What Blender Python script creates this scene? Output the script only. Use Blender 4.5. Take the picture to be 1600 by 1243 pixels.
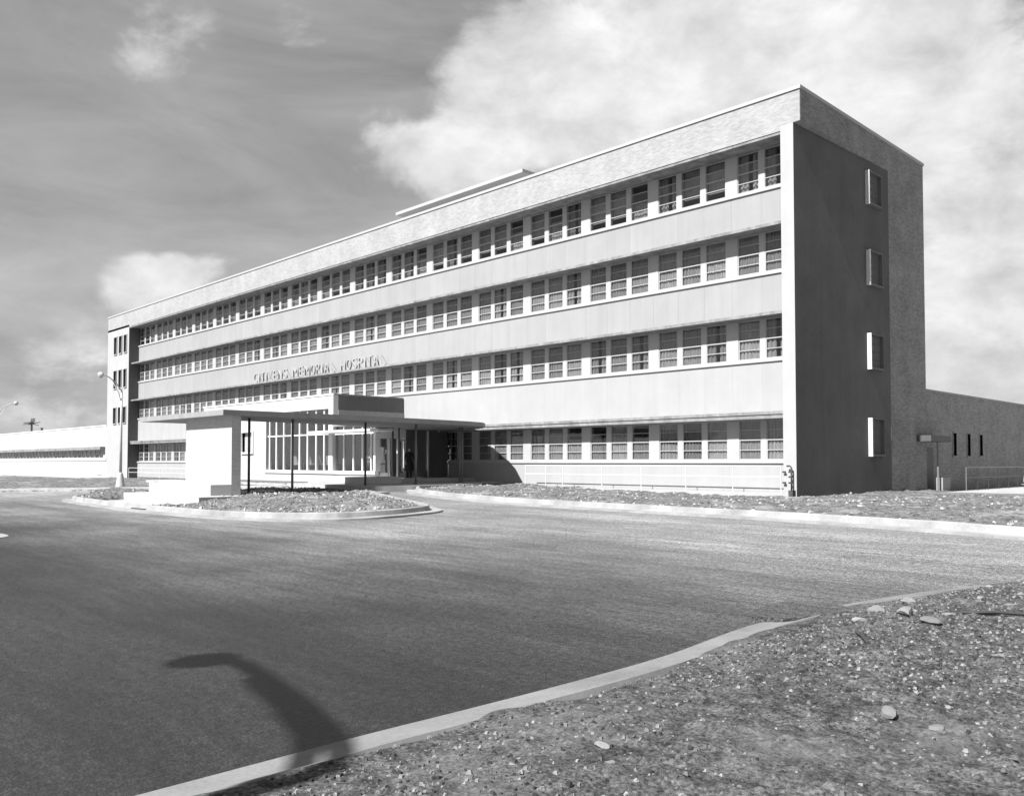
import bpy, bmesh, math, random
import numpy as np
from mathutils import Vector, Matrix
random.seed(7); rng = np.random.default_rng(11)
S = bpy.context.scene
for o in list(bpy.data.objects): bpy.data.objects.remove(o)
COL = S.collection

# ------------------------------------------------------------------ camera
cd = bpy.data.cameras.new('camera'); cam = bpy.data.objects.new('camera', cd); COL.objects.link(cam)
CAMLOC = Vector((16.762, -32.449, 1.45))
right = Vector((0.69819, 0.71591, 0.0)); down = Vector((-0.02197, 0.02143, -0.99953)); fwd = Vector((-0.71558, 0.69786, 0.03069))
mw = Matrix.Identity(4)
for i in range(3):
    mw[i][0] = right[i]; mw[i][1] = -down[i]; mw[i][2] = -fwd[i]; mw[i][3] = CAMLOC[i]
cam.matrix_world = mw
cd.sensor_fit = 'HORIZONTAL'; cd.sensor_width = 36.0; cd.lens = 30.05
cd.shift_x = 0.0; cd.shift_y = 59.5 / 1600.0
cd.clip_start = 0.05; cd.clip_end = 3000
S.camera = cam

# ------------------------------------------------------------------ world / sun / exposure
SUNTO = Vector((-0.012, -0.92, 1.0)).normalized()
ELEV = math.asin(SUNTO.z); ROT = math.atan2(SUNTO.x, SUNTO.y)
SKY_STRENGTH = 0.05
W = bpy.data.worlds.new('World'); S.world = W; W.use_nodes = True
nt = W.node_tree; nt.nodes.clear(); N = nt.nodes; Lk = nt.links
def nd(t, **k):
    n = N.new(t)
    for a, b in k.items(): setattr(n, a, b)
    return n
def mth(op, a, b=None, c=None, clamp=False):
    n = nd('ShaderNodeMath', operation=op); n.use_clamp = clamp
    for i, v in enumerate((a, b, c)):
        if v is None: continue
        if isinstance(v, (int, float)): n.inputs[i].default_value = v
        else: Lk.new(v, n.inputs[i])
    return n.outputs[0]
out = nd('ShaderNodeOutputWorld'); bg = nd('ShaderNodeBackground'); Lk.new(bg.outputs[0], out.inputs[0])
sky = nd('ShaderNodeTexSky', sky_type='NISHITA'); sky.sun_disc = False
sky.sun_elevation = ELEV; sky.sun_rotation = ROT; sky.air_density = 1.0; sky.dust_density = 0.4; sky.ozone_density = 1.0
bw = nd('ShaderNodeRGBToBW'); Lk.new(sky.outputs[0], bw.inputs[0])
tc = nd('ShaderNodeTexCoord'); D = tc.outputs['Generated']
nrm = nd('ShaderNodeVectorMath', operation='NORMALIZE'); Lk.new(D, nrm.inputs[0]); D = nrm.outputs[0]
def noise(vec, scale, detail=6, rough=0.55, off=(0, 0, 0), dist=0.0, scl=(1, 1, 1)):
    mp = nd('ShaderNodeMapping'); Lk.new(vec, mp.inputs[0]); mp.inputs['Location'].default_value = off; mp.inputs['Scale'].default_value = scl
    n = nd('ShaderNodeTexNoise'); n.inputs['Scale'].default_value = scale; n.inputs['Detail'].default_value = detail
    n.inputs['Roughness'].default_value = rough; n.inputs['Distortion'].default_value = dist
    Lk.new(mp.outputs[0], n.inputs['Vector']); return n.outputs['Fac']
# clouds standing in the sky: direction (world), angular radius, weight
CLOUDS = [(-0.6605, 0.6441, 0.3859, 0.1464, 0.75), (-0.7058, 0.6237, 0.3358, 0.0774, 0.6), (-0.5998, 0.6809, 0.4202, 0.1546, 0.65), (-0.5215, 0.7455, 0.4151, 0.1609, 0.5), (-0.4195, 0.8016, 0.4259, 0.1804, 0.7), (-0.3075, 0.8704, 0.3844, 0.1936, 0.75), (-0.2966, 0.9209, 0.2531, 0.2289, 0.7), (-0.2849, 0.9527, 0.1057, 0.1959, 0.7), (-0.7402, 0.5832, 0.3345, 0.0531, 0.5), (-0.7548, 0.5416, 0.3701, 0.0383, 0.42), (-0.9223, 0.3383, 0.187, 0.0409, 0.75), (-0.9113, 0.364, 0.1925, 0.0462, 0.8), (-0.8983, 0.3932, 0.1962, 0.0468, 0.75), (-0.8832, 0.4223, 0.2039, 0.0424, 0.6), (-0.8387, 0.335, 0.4293, 0.0678, 0.55), (-0.7652, 0.4526, 0.4578, 0.0545, 0.5), (-0.9596, 0.2609, 0.1057, 0.1281, 0.34), (-0.951, 0.3016, 0.0682, 0.1155, 0.3), (-0.878, 0.2449, 0.4113, 0.0455, 0.3), (-0.5648, 0.7466, 0.3517, 0.1448, 0.35), (-0.6854, 0.5738, 0.4482, 0.0515, 0.2), (-0.473, 0.7918, 0.3865, 0.125, 0.3)]
acc = 0.0
for (dx, dy, dz, r, w) in CLOUDS:
    dt = nd('ShaderNodeVectorMath', operation='DOT_PRODUCT'); Lk.new(D, dt.inputs[0]); dt.inputs[1].default_value = (dx, dy, dz)
    mr = nd('ShaderNodeMapRange', interpolation_type='SMOOTHSTEP'); Lk.new(dt.outputs['Value'], mr.inputs[0])
    mr.inputs[1].default_value = math.cos(r); mr.inputs[2].default_value = math.cos(r * 0.15); mr.inputs[3].default_value = 0; mr.inputs[4].default_value = w
    acc = mth('ADD', mr.outputs[0], acc)
n1 = noise(D, 7.0, 9, 0.6, (3.1, 0.4, 1.7), 0.3, (1, 1, 1.7))
n2 = noise(D, 3.0, 4, 0.5, (7.7, 2.4, 0.3), 0.0, (1, 1, 1.8))
n3 = noise(D, 11.0, 7, 0.6, (1.7, 5.4, 2.3), 0.2, (1, 1, 1.6))
# coverage: fBm plus the cloud masses, and a thin general scatter everywhere
cov = mth('ADD', mth('MULTIPLY', mth('SUBTRACT', n1, 0.5), 3.2), mth('MULTIPLY', mth('SUBTRACT', n2, 0.55), 1.3))
cov = mth('ADD', cov, mth('SUBTRACT', acc, 0.30))
mr = nd('ShaderNodeMapRange', interpolation_type='SMOOTHSTEP'); Lk.new(cov, mr.inputs[0])
mr.inputs[1].default_value = -0.05; mr.inputs[2].default_value = 0.75
cloud = mr.outputs[0]
cb = mth('ADD', mth('MULTIPLY', n3, 8.5), 2.2)            # cloud radiance (relative to sky units)
cb = mth('ADD', cb, mth('MULTIPLY', acc, 1.0))
n4 = noise(D, 4.5, 6, 0.6, (2.2, 8.1, 4.4), 0.4, (0.8, 0.8, 2.6))          # thin veil drifting over the clear part
veil = nd('ShaderNodeMapRange'); Lk.new(n4, veil.inputs[0])
for q, vq in enumerate((0.3, 0.7, 0.80, 1.26)): veil.inputs[q + 1].default_value = vq
base = mth('MULTIPLY', mth('MULTIPLY', mth('POWER', bw.outputs[0], 0.38), 2.6), veil.outputs[0])
mixn = nd('ShaderNodeMix', data_type='FLOAT'); Lk.new(cloud, mixn.inputs[0]); Lk.new(base, mixn.inputs[2]); Lk.new(cb, mixn.inputs[3])
Lk.new(mixn.outputs[0], bg.inputs['Color']); bg.inputs['Strength'].default_value = SKY_STRENGTH

sl = bpy.data.lights.new('sun', 'SUN'); sl.energy = 5.0; sl.angle = math.radians(0.7); sl.color = (1, 1, 1)
so = bpy.data.objects.new('sun', sl); COL.objects.link(so); so.location = (0, -30, 60)
so.rotation_euler = SUNTO.to_track_quat('Z', 'Y').to_euler()
vs = S.view_settings; vs.view_transform = 'Standard'; vs.look = 'None'; vs.exposure = 1.03; vs.gamma = 1.0; vs.use_curve_mapping = False
S.render.engine = 'CYCLES'

# ------------------------------------------------------------------ materials (a grey world: the photograph is black and white)
MATS = {}
def newmat(name):
    m = bpy.data.materials.new(name); m.use_nodes = True; m.node_tree.nodes.clear(); MATS[name] = m
    return m, m.node_tree.nodes, m.node_tree.links
class G:   # tiny graph helper
    def __init__(s, name):
        s.m, s.n, s.l = newmat(name)
        s.out = s.n.new('ShaderNodeOutputMaterial'); s.b = s.n.new('ShaderNodeBsdfPrincipled'); s.l.new(s.b.outputs[0], s.out.inputs[0])
        s.pos = s.n.new('ShaderNodeNewGeometry').outputs['Position']
    def map(s, scale=(1, 1, 1), off=(0, 0, 0), vec=None, rot=(0, 0, 0)):
        k = s.n.new('ShaderNodeMapping'); s.l.new(vec or s.pos, k.inputs[0]); k.inputs['Scale'].default_value = scale; k.inputs['Location'].default_value = off; k.inputs['Rotation'].default_value = rot
        return k.outputs[0]
    def noise(s, scale, detail=4, rough=0.6, vec=None):
        k = s.n.new('ShaderNodeTexNoise'); s.l.new(vec or s.pos, k.inputs['Vector']); k.inputs['Scale'].default_value = scale
        k.inputs['Detail'].default_value = detail; k.inputs['Roughness'].default_value = rough; return k.outputs['Fac']
    def vor(s, scale, feat='F1', vec=None, col=False):
        k = s.n.new('ShaderNodeTexVoronoi'); k.feature = feat; s.l.new(vec or s.pos, k.inputs['Vector']); k.inputs['Scale'].default_value = scale
        return k.outputs['Color'] if col else k.outputs['Distance']
    def math(s, op, a, b=None, clamp=False):
        k = s.n.new('ShaderNodeMath'); k.operation = op; k.use_clamp = clamp
        for i, v in enumerate((a, b)):
            if v is None: continue
            if isinstance(v, (int, float)): k.inputs[i].default_value = v
            else: s.l.new(v, k.inputs[i])
        return k.outputs[0]
    def rng(s, v, a, b, c, d, smooth=False):
        k = s.n.new('ShaderNodeMapRange'); s.l.new(v, k.inputs[0])
        if smooth: k.interpolation_type = 'SMOOTHSTEP'
        for i, q in enumerate((a, b, c, d)): k.inputs[i + 1].default_value = q
        return k.outputs[0]
    def mix(s, f, a, b):
        k = s.n.new('ShaderNodeMix'); k.data_type = 'FLOAT'
        for i, v in ((0, f), (2, a), (3, b)):
            if isinstance(v, (int, float)): k.inputs[i].default_value = v
            else: s.l.new(v, k.inputs[i])
        return k.outputs[0]
    def col(s, v):
        if isinstance(v, (int, float)): s.b.inputs['Base Color'].default_value = (v, v, v, 1)
        else:
            c = s.n.new('ShaderNodeCombineColor')
            for i in range(3): s.l.new(v, c.inputs[i])
            s.l.new(c.outputs[0], s.b.inputs['Base Color'])
        return s
    def bump(s, h, strength=0.3, dist=0.02):
        k = s.n.new('ShaderNodeBump'); k.inputs['Strength'].default_value = strength; k.inputs['Distance'].default_value = dist
        s.l.new(h, k.inputs['Height']); s.l.new(k.outputs[0], s.b.inputs['Normal']); return s
    def set(s, rough=0.8, spec=0.3, metal=0.0):
        s.b.inputs['Roughness'].default_value = rough; s.b.inputs['Specular IOR Level'].default_value = spec; s.b.inputs['Metallic'].default_value = metal
        return s
def mottled(name, v, amp=0.12, scale=1.2, rough=0.85, fine=14, streak=0.0, rand=0.0, spec=0.25):
    g = G(name); a = g.noise(scale, 5, 0.65); b = g.noise(fine, 4, 0.7)
    k = g.math('ADD', g.rng(a, 0.25, 0.75, 1 - amp, 1 + amp), g.rng(b, 0.25, 0.75, -amp * 0.5, amp * 0.5))
    if streak:
        st = g.noise(1.0, 4, 0.6, g.map((2.2, 2.2, 0.12)))
        k = g.math('MULTIPLY', k, g.rng(st, 0.35, 0.7, 1.0, 1.0 - streak))
    if rand:
        oi = g.n.new('ShaderNodeObjectInfo').outputs['Random']; k = g.math('MULTIPLY', k, g.rng(oi, 0, 1, 1 - rand, 1 + rand))
    g.col(g.math('MULTIPLY', k, v)).set(rough, spec).bump(b, 0.15, 0.01); return g.m
def brickmat(name, v, mortar, amp=0.1):
    g = G(name)
    sp = g.n.new('ShaderNodeSeparateXYZ'); g.l.new(g.pos, sp.inputs[0])
    u = g.math('ADD', sp.outputs[0], sp.outputs[1]); cb = g.n.new('ShaderNodeCombineXYZ'); g.l.new(u, cb.inputs[0]); g.l.new(sp.outputs[2], cb.inputs[1])
    br = g.n.new('ShaderNodeTexBrick'); g.l.new(cb.outputs[0], br.inputs['Vector'])
    br.inputs['Scale'].default_value = 1.0; br.inputs['Brick Width'].default_value = 0.24; br.inputs['Row Height'].default_value = 0.078
    br.inputs['Mortar Size'].default_value = 0.010; br.inputs['Mortar Smooth'].default_value = 0.3
    br.inputs['Color1'].default_value = (v * (1 - 1.6 * amp),) * 3 + (1,); br.inputs['Color2'].default_value = (v * (1 + 1.2 * amp),) * 3 + (1,); br.inputs['Mortar'].default_value = (mortar,) * 3 + (1,)
    a = g.noise(0.7, 5, 0.65); bwn = g.n.new('ShaderNodeRGBToBW'); g.l.new(br.outputs['Color'], bwn.inputs[0])
    st = g.noise(1.0, 3, 0.6, g.map((1.3, 1.3, 0.15)))
    k = g.math('MULTIPLY', bwn.outputs[0], g.rng(a, 0.3, 0.7, 1 - amp, 1 + amp)); k = g.math('MULTIPLY', k, g.rng(st, 0.35, 0.7, 1.02, 0.92))
    g.col(k).set(0.9, 0.2).bump(g.math('SUBTRACT', 1.0, br.outputs['Fac']), 0.5, 0.012); return g.m
mottled('render_white', 0.37, 0.06, 0.9, streak=0.05)
mottled('render_pale', 0.34, 0.05, 0.8, streak=0.06); mottled('limestone', 0.29, 0.05, 0.8, streak=0.08, rand=0.035)
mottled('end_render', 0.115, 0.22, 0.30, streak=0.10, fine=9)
mottled('concrete', 0.27, 0.14, 1.4, streak=0.12)
mottled('fascia_concrete', 0.26, 0.35, 2.6, streak=0.35, fine=22)
mottled('kerb_concrete', 0.27, 0.32, 1.1, fine=24)
mottled('gutter_concrete', 0.18, 0.30, 1.3, fine=30)
mottled('soffit', 0.22, 0.08, 0.8)
mottled('white_paint', 0.62, 0.05, 1.5, rough=0.55)
mottled('mullion_paint', 0.38, 0.05, 1.5, rough=0.5)
mottled('white_wall', 0.45, 0.05, 0.8, streak=0.05)
mottled('roofing', 0.2, 0.2, 0.8)
mottled('room', 0.12, 0.1, 0.8)
mottled('dark_metal', 0.09, 0.15, 3, rough=0.55)
mottled('post_metal', 0.17, 0.1, 3, rough=0.5)
mottled('galvanised', 0.42, 0.12, 3, rough=0.45)
mottled('rust', 0.06, 0.3, 8, rough=0.8)
mottled('timber', 0.05, 0.3, 6)
mottled('stone', 0.18, 0.2, 9, rand=0.35, fine=40)
mottled('pavement', 0.37, 0.15, 1.2, fine=20)
mottled('service_gravel', 0.36, 0.2, 1.0, fine=30)
mottled('end_frame', 0.15, 0.08, 2); mottled('sign_paint', 0.32, 0.05, 2); mottled('cloth_dark', 0.02, 0.1, 3); mottled('cloth_white', 0.55, 0.05, 3); mottled('cloth_grey', 0.14, 0.08, 3)
mottled('skin', 0.3, 0.05, 5, rough=0.6); mottled('hair', 0.03, 0.2, 20)
mottled('upholstery', 0.42, 0.08, 4); mottled('rubber', 0.025, 0.2, 6)
brickmat('brick', 0.325, 0.35, 0.09)
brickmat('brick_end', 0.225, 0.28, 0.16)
brickmat('brick_pylon', 0.40, 0.44, 0.06)
# curtains: pleats are geometry, the weave is slight
g = G('curtain'); oi = g.n.new('ShaderNodeObjectInfo').outputs['Random']
a = g.noise(5.0, 5, 0.7, g.map((1, 1, 0.6))); k = g.math('MULTIPLY', g.rng(oi, 0, 1, 0.15, 0.27), g.rng(a, 0.3, 0.7, 0.8, 1.15)); g.col(k).set(0.95, 0.1)
# window glass
def glassmat(name, tint, gloss):
    m, n, l = newmat(name); o = n.new('ShaderNodeOutputMaterial'); t = n.new('ShaderNodeBsdfTransparent'); t.inputs[0].default_value = (tint,) * 3 + (1,)
    gl = n.new('ShaderNodeBsdfGlossy'); gl.inputs['Roughness'].default_value = 0.03; gl.inputs[0].default_value = (0.9, 0.9, 0.9, 1)
    lw = n.new('ShaderNodeLayerWeight'); lw.inputs['Blend'].default_value = 0.5
    pw = n.new('ShaderNodeMath'); pw.operation = 'POWER'; l.new(lw.outputs['Facing'], pw.inputs[0]); pw.inputs[1].default_value = 5.0
    fr = n.new('ShaderNodeMath'); fr.operation = 'MULTIPLY_ADD'; l.new(pw.outputs[0], fr.inputs[0]); fr.inputs[1].default_value = 1 - gloss; fr.inputs[2].default_value = gloss
    gp = n.new('ShaderNodeNewGeometry'); nz = n.new('ShaderNodeTexNoise'); nz.inputs['Scale'].default_value = 1.3; l.new(gp.outputs['Position'], nz.inputs['Vector'])
    bp = n.new('ShaderNodeBump'); bp.inputs['Strength'].default_value = 0.05; bp.inputs['Distance'].default_value = 0.05; l.new(nz.outputs['Fac'], bp.inputs['Height']); l.new(bp.outputs[0], gl.inputs['Normal'])
    mx = n.new('ShaderNodeMixShader'); l.new(fr.outputs[0], mx.inputs[0]); l.new(t.outputs[0], mx.inputs[1]); l.new(gl.outputs[0], mx.inputs[2]); l.new(mx.outputs[0], o.inputs[0]); return m
glassmat('glass', 0.95, 0.045); glassmat('plate_glass', 0.90, 0.14)
# car paint
g = G('car_paint'); g.col(0.55).set(0.25, 0.5); g.b.inputs['Coat Weight'].default_value = 0.6
g = G('chrome'); g.col(0.6).set(0.15, 0.5, 1.0)
g = G('lamp_glass'); g.col(0.5).set(0.12, 0.5)
# asphalt: rolled surface, streaked along the rolling direction, chips, uneven patches, and view-angle brightness painted in
g = G('asphalt')
n_f = g.noise(60, 3, 0.8); n_m = g.noise(17, 4, 0.75); n_c = g.vor(38)
stk = g.noise(1.0, 6, 0.66, g.map((0.9, 6.5, 1), rot=(0, 0, math.radians(14)))); stk2 = g.noise(1.0, 5, 0.62, g.map((0.12, 0.9, 1), rot=(0, 0, math.radians(6))))
big = g.noise(0.16, 4, 0.55)
v = g.math('MULTIPLY', g.rng(stk, 0.3, 0.72, 0.70, 1.36), g.rng(stk2, 0.3, 0.7, 0.66, 1.4))
v = g.math('MULTIPLY', v, g.rng(big, 0.35, 0.65, 0.85, 1.2)); v = g.math('MULTIPLY', v, g.rng(n_f, 0.36, 0.66, 0.12, 2.1)); v = g.math('MULTIPLY', v, g.rng(n_m, 0.34, 0.66, 0.35, 1.8))
chip = g.rng(n_c, 0.0, 0.3, 3.0, 1.0); v = g.math('MULTIPLY', v, chip)
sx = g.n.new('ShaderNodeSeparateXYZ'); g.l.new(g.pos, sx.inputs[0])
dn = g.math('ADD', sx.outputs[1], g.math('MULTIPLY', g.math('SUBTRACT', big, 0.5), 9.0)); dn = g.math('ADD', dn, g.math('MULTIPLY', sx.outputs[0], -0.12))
v = g.math('MULTIPLY', v, g.rng(dn, -30.0, -16.0, 0.30, 3.2, True))  # near ground dimmed, far ground brightened: view-angle sheen painted into the colour
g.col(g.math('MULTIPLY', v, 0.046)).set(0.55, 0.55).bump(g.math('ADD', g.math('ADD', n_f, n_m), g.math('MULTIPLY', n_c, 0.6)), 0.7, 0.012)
# earth: dark clods, pale dust and stone specks
def earthmat(name, v, dust, specks):
    g = G(name); a = g.noise(0.55, 5, 0.6); b = g.noise(6, 6, 0.7); c = g.noise(38, 4, 0.75); d = g.vor(16); dc = g.vor(16, col=True)
    k = g.math('MULTIPLY', g.rng(b, 0.34, 0.66, 0.35, 1.7), g.rng(c, 0.36, 0.64, 0.3, 1.9)); k = g.math('MULTIPLY', k, v)
    k = g.mix(g.rng(a, 0.5, 0.66, 0, dust, True), k, g.math('MULTIPLY', g.rng(c, 0.3, 0.7, 0.6, 1.3), v * 2.3))
    sp = g.n.new('ShaderNodeSeparateColor'); g.l.new(dc, sp.inputs[0])
    on = g.math('MULTIPLY', g.rng(d, 0.10, 0.26, 1, 0, True), g.rng(sp.outputs[0], 1 - specks, 1 - specks + 0.02, 0, 1))
    k = g.mix(on, k, g.rng(sp.outputs[1], 0, 1, v * 2.0, v * 4.5))
    g.col(k).set(0.95, 0.15).bump(g.math('ADD', g.math('MULTIPLY', b, 1.0), g.math('MULTIPLY', c, 0.5)), 0.8, 0.02); return g.m
earthmat('earth', 0.062, 0.6, 0.22)
earthmat('earth_far', 0.105, 0.95, 0.26)
M = MATS

# ------------------------------------------------------------------ mesh helpers
ROOTLOC = {}
class MB:
    def __init__(s): s.v = []; s.f = []
    def box(s, x0, x1, y0, y1, z0, z1):
        if x0 > x1: x0, x1 = x1, x0
        b = len(s.v)
        s.v += [(x0, y0, z0), (x1, y0, z0), (x1, y1, z0), (x0, y1, z0), (x0, y0, z1), (x1, y0, z1), (x1, y1, z1), (x0, y1, z1)]
        s.f += [tuple(b + i for i in q) for q in ((0, 3, 2, 1), (4, 5, 6, 7), (0, 1, 5, 4), (1, 2, 6, 5), (2, 3, 7, 6), (3, 0, 4, 7))]; return s
    def prism(s, poly, z0, z1):
        a = sum(poly[i][0] * poly[(i + 1) % len(poly)][1] - poly[(i + 1) % len(poly)][0] * poly[i][1] for i in range(len(poly)))
        if a < 0: poly = poly[::-1]
        b = len(s.v); n = len(poly)
        s.v += [(x, y, z0 if not callable(z0) else z0(x, y)) for x, y in poly] + [(x, y, z1 if not callable(z1) else z1(x, y)) for x, y in poly]
        s.f += [tuple(b + i for i in range(n))[::-1], tuple(b + n + i for i in range(n))]
        s.f += [(b + i, b + (i + 1) % n, b + n + (i + 1) % n, b + n + i) for i in range(n)]; return s
    def tube(s, pts, r, n=8, cap=True):
        pts = [Vector(p) for p in pts]; rs = r if isinstance(r, (list, tuple)) else [r] * len(pts); b = len(s.v)
        for i, p in enumerate(pts):
            t = (pts[min(i + 1, len(pts) - 1)] - pts[max(i - 1, 0)]).normalized()
            u = t.cross(Vector((0, 0, 1)) if abs(t.z) < 0.9 else Vector((1, 0, 0))).normalized(); w = t.cross(u)
            for k in range(n):
                a = 2 * math.pi * k / n; s.v.append(tuple(p + (u * math.cos(a) + w * math.sin(a)) * rs[i]))
        for i in range(len(pts) - 1):
            for k in range(n): s.f.append((b + i * n + k, b + i * n + (k + 1) % n, b + (i + 1) * n + (k + 1) % n, b + (i + 1) * n + k))
        if cap:
            s.f.append(tuple(b + k for k in range(n))[::-1]); e = b + (len(pts) - 1) * n; s.f.append(tuple(e + k for k in range(n)))
        return s
    def lathe(s, c, prof, n=14):
        b = len(s.v)
        for (r, z) in prof:
            for k in range(n):
                a = 2 * math.pi * k / n; s.v.append((c[0] + r * math.cos(a), c[1] + r * math.sin(a), c[2] + z))
        for i in range(len(prof) - 1):
            for k in range(n): s.f.append((b + i * n + k, b + i * n + (k + 1) % n, b + (i + 1) * n + (k + 1) % n, b + (i + 1) * n + k))
        return s
    def mesh(s, name, mat, off=(0, 0, 0), smooth=False):
        me = bpy.data.meshes.new(name); me.from_pydata([(x - off[0], y - off[1], z - off[2]) for x, y, z in s.v], [], s.f)
        me.materials.append(M[mat]); me.update()
        if smooth: me.polygons.foreach_set('use_smooth', [True] * len(me.polygons))
        return me
    def build(s, name, mat, parent=None, smooth=False):
        off = ROOTLOC.get(parent.name, (0, 0, 0)) if parent else (0, 0, 0)
        return link(name, s.mesh(name, mat, off, smooth), parent)
def link(name, me, parent=None, loc=None, rotz=0):
    o = bpy.data.objects.new(name, me); COL.objects.link(o)
    if parent: o.parent = parent; ROOTLOC[o.name] = ROOTLOC.get(parent.name, (0, 0, 0))
    if loc is not None:
        off = ROOTLOC.get(parent.name, (0, 0, 0)) if parent else (0, 0, 0)
        o.location = (loc[0] - off[0], loc[1] - off[1], loc[2] - off[2])
        if parent: ROOTLOC[o.name] = tuple(loc)
    o.rotation_euler.z = rotz
    return o
def tag(o, label=None, cat=None, group=None, kind=None):
    if label: o['label'] = label
    if cat: o['category'] = cat
    if group: o['group'] = group
    if kind: o['kind'] = kind
    return o
def thing(name, label, cat, loc=(0, 0, 0), group=None, rotz=0, local=False):
    o = bpy.data.objects.new(name, None); COL.objects.link(o); o.location = loc; o.rotation_euler.z = rotz; o.empty_display_size = 0.3
    ROOTLOC[o.name] = (0, 0, 0) if local else tuple(loc)
    return tag(o, label, cat, group)
def copytree(o, parent=None):
    c = o.copy(); COL.objects.link(c); c.parent = parent
    for ch in list(o.children): copytree(ch, c)
    return c
def wallxz(mb, x0, x1, z0, z1, y0, y1, holes):
    """wall in the XZ plane with rectangular openings, as abutting strips"""
    xs = sorted({x0, x1} | {h[0] for h in holes} | {h[1] for h in holes})
    for a, b in zip(xs, xs[1:]):
        hs = sorted([h for h in holes if h[0] <= a + 1e-6 and h[1] >= b - 1e-6], key=lambda h: h[2]); z = z0
        for h in hs:
            if h[2] > z + 1e-6: mb.box(a, b, y0, y1, z, h[2])
            z = h[3]
        if z < z1 - 1e-6: mb.box(a, b, y0, y1, z, z1)
    return mb
def ss(a, b, v):
    t = np.clip((v - a) / (b - a), 0, 1); return t * t * (3 - 2 * t)
# numpy value noise
def vnoise(x, y, seed):
    xi = np.floor(x).astype(np.int64); yi = np.floor(y).astype(np.int64); fx = x - xi; fy = y - yi
    def h(a, b):
        n = (a * 374761393 + b * 668265263 + seed * 974634777) & 0xffffffff
        n = ((n ^ (n >> 13)) * 1274126177) & 0xffffffff
        return ((n ^ (n >> 16)) & 0xffff) / 65535.0
    fx = fx * fx * (3 - 2 * fx); fy = fy * fy * (3 - 2 * fy)
    return (h(xi, yi) * (1 - fx) + h(xi + 1, yi) * fx) * (1 - fy) + (h(xi, yi + 1) * (1 - fx) + h(xi + 1, yi + 1) * fx) * fy
def fbm(x, y, scale, oct=4, seed=1, gain=0.5):
    s = 0; a = 1; t = 0
    for i in range(oct): s = s + a * vnoise(x * scale * 2 ** i + 13.7 * i, y * scale * 2 ** i + 7.1 * i, seed + i); t += a; a *= gain
    return s / t - 0.5

# ------------------------------------------------------------------ levels
def R(x, y):                                   # level of the drive
    x = np.asarray(x, float); y = np.asarray(y, float)
    t = np.interp(y, [-26, -20, -12, -2], [-.25, -.25, -.1, 0.0])
    t = t - .2 * ss(25, 70, -x) - .3 * ss(76, 95, -x) + .33 * np.exp(-((x + 20) / 7.0) ** 2) * ss(-15, -5, y)
    return t
def Bz(x): return np.interp(x, [-120, -92, -72, -45, -30, -17, -14.6, -12.8, -8.7, -5, 0, 20], [-.5, -.5, -.19, .0, .15, .28, .15, .12, .05, .02, 0, 0])
def E(x, y):                                   # level of the earth beside the building
    x = np.asarray(x, float); y = np.asarray(y, float); t = ss(-9, -0.5, y)
    return (R(x, y) + .15) * (1 - t) + Bz(x) * t
Rf = lambda x, y: float(R(x, y)); Ef = lambda x, y: float(E(x, y))

# ------------------------------------------------------------------ ground sheets
def gridmesh(name, xs, ys, fz, mat, mask=None, smooth=True):
    X, Y = np.meshgrid(xs, ys); Z = fz(X, Y); nx = len(xs)
    v = np.stack([X, Y, Z], -1).reshape(-1, 3); i = np.arange((len(ys) - 1) * (nx - 1)); r, c = divmod(i, nx - 1); a = r * nx + c
    f = np.stack([a, a + 1, a + nx + 1, a + nx], -1)
    if mask is not None:
        mk = mask.reshape(-1); f = f[mk[f].any(1)]
        used = np.unique(f); mp = np.full(len(v), -1); mp[used] = np.arange(len(used)); v = v[used]; f = mp[f]
    me = bpy.data.meshes.new(name); me.from_pydata(v.tolist(), [], f.tolist()); me.materials.append(M[mat]); me.update()
    if smooth: me.polygons.foreach_set('use_smooth', [True] * len(me.polygons))
    return link(name, me)
def polydist(X, Y, poly):
    """signed distance to polygon, positive inside"""
    x = X.ravel(); y = Y.ravel(); d = np.full(x.shape, 1e9); ins = np.zeros(x.shape, bool); n = len(poly)
    for i in range(n):
        x0, y0 = poly[i]; x1, y1 = poly[(i + 1) % n]; dx, dy = x1 - x0, y1 - y0; L = dx * dx + dy * dy + 1e-12
        t = np.clip(((x - x0) * dx + (y - y0) * dy) / L, 0, 1); d = np.minimum(d, np.hypot(x - x0 - t * dx, y - y0 - t * dy))
        if y0 != y1: ins ^= ((y0 > y) != (y1 > y)) & (x < (x1 - x0) * (y - y0) / (y1 - y0) + x0)
    return np.where(ins, d, -d).reshape(X.shape)
def rngs(*segs):
    return np.unique(np.concatenate([np.arange(a, b, s) for a, b, s in segs]).round(4))

tag(gridmesh('ground', np.linspace(-700, 700, 29), np.linspace(-700, 700, 29), lambda X, Y: X * 0 - 1.2, 'earth_far'), kind='structure')
road = gridmesh('road', rngs((-140, -40, 4), (-40, 30, .5), (30, 81, 4)), rngs((-80, -36, 3), (-36, 0, .5), (0, 14, 2)), R, 'asphalt'); tag(road, kind='structure')

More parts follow.
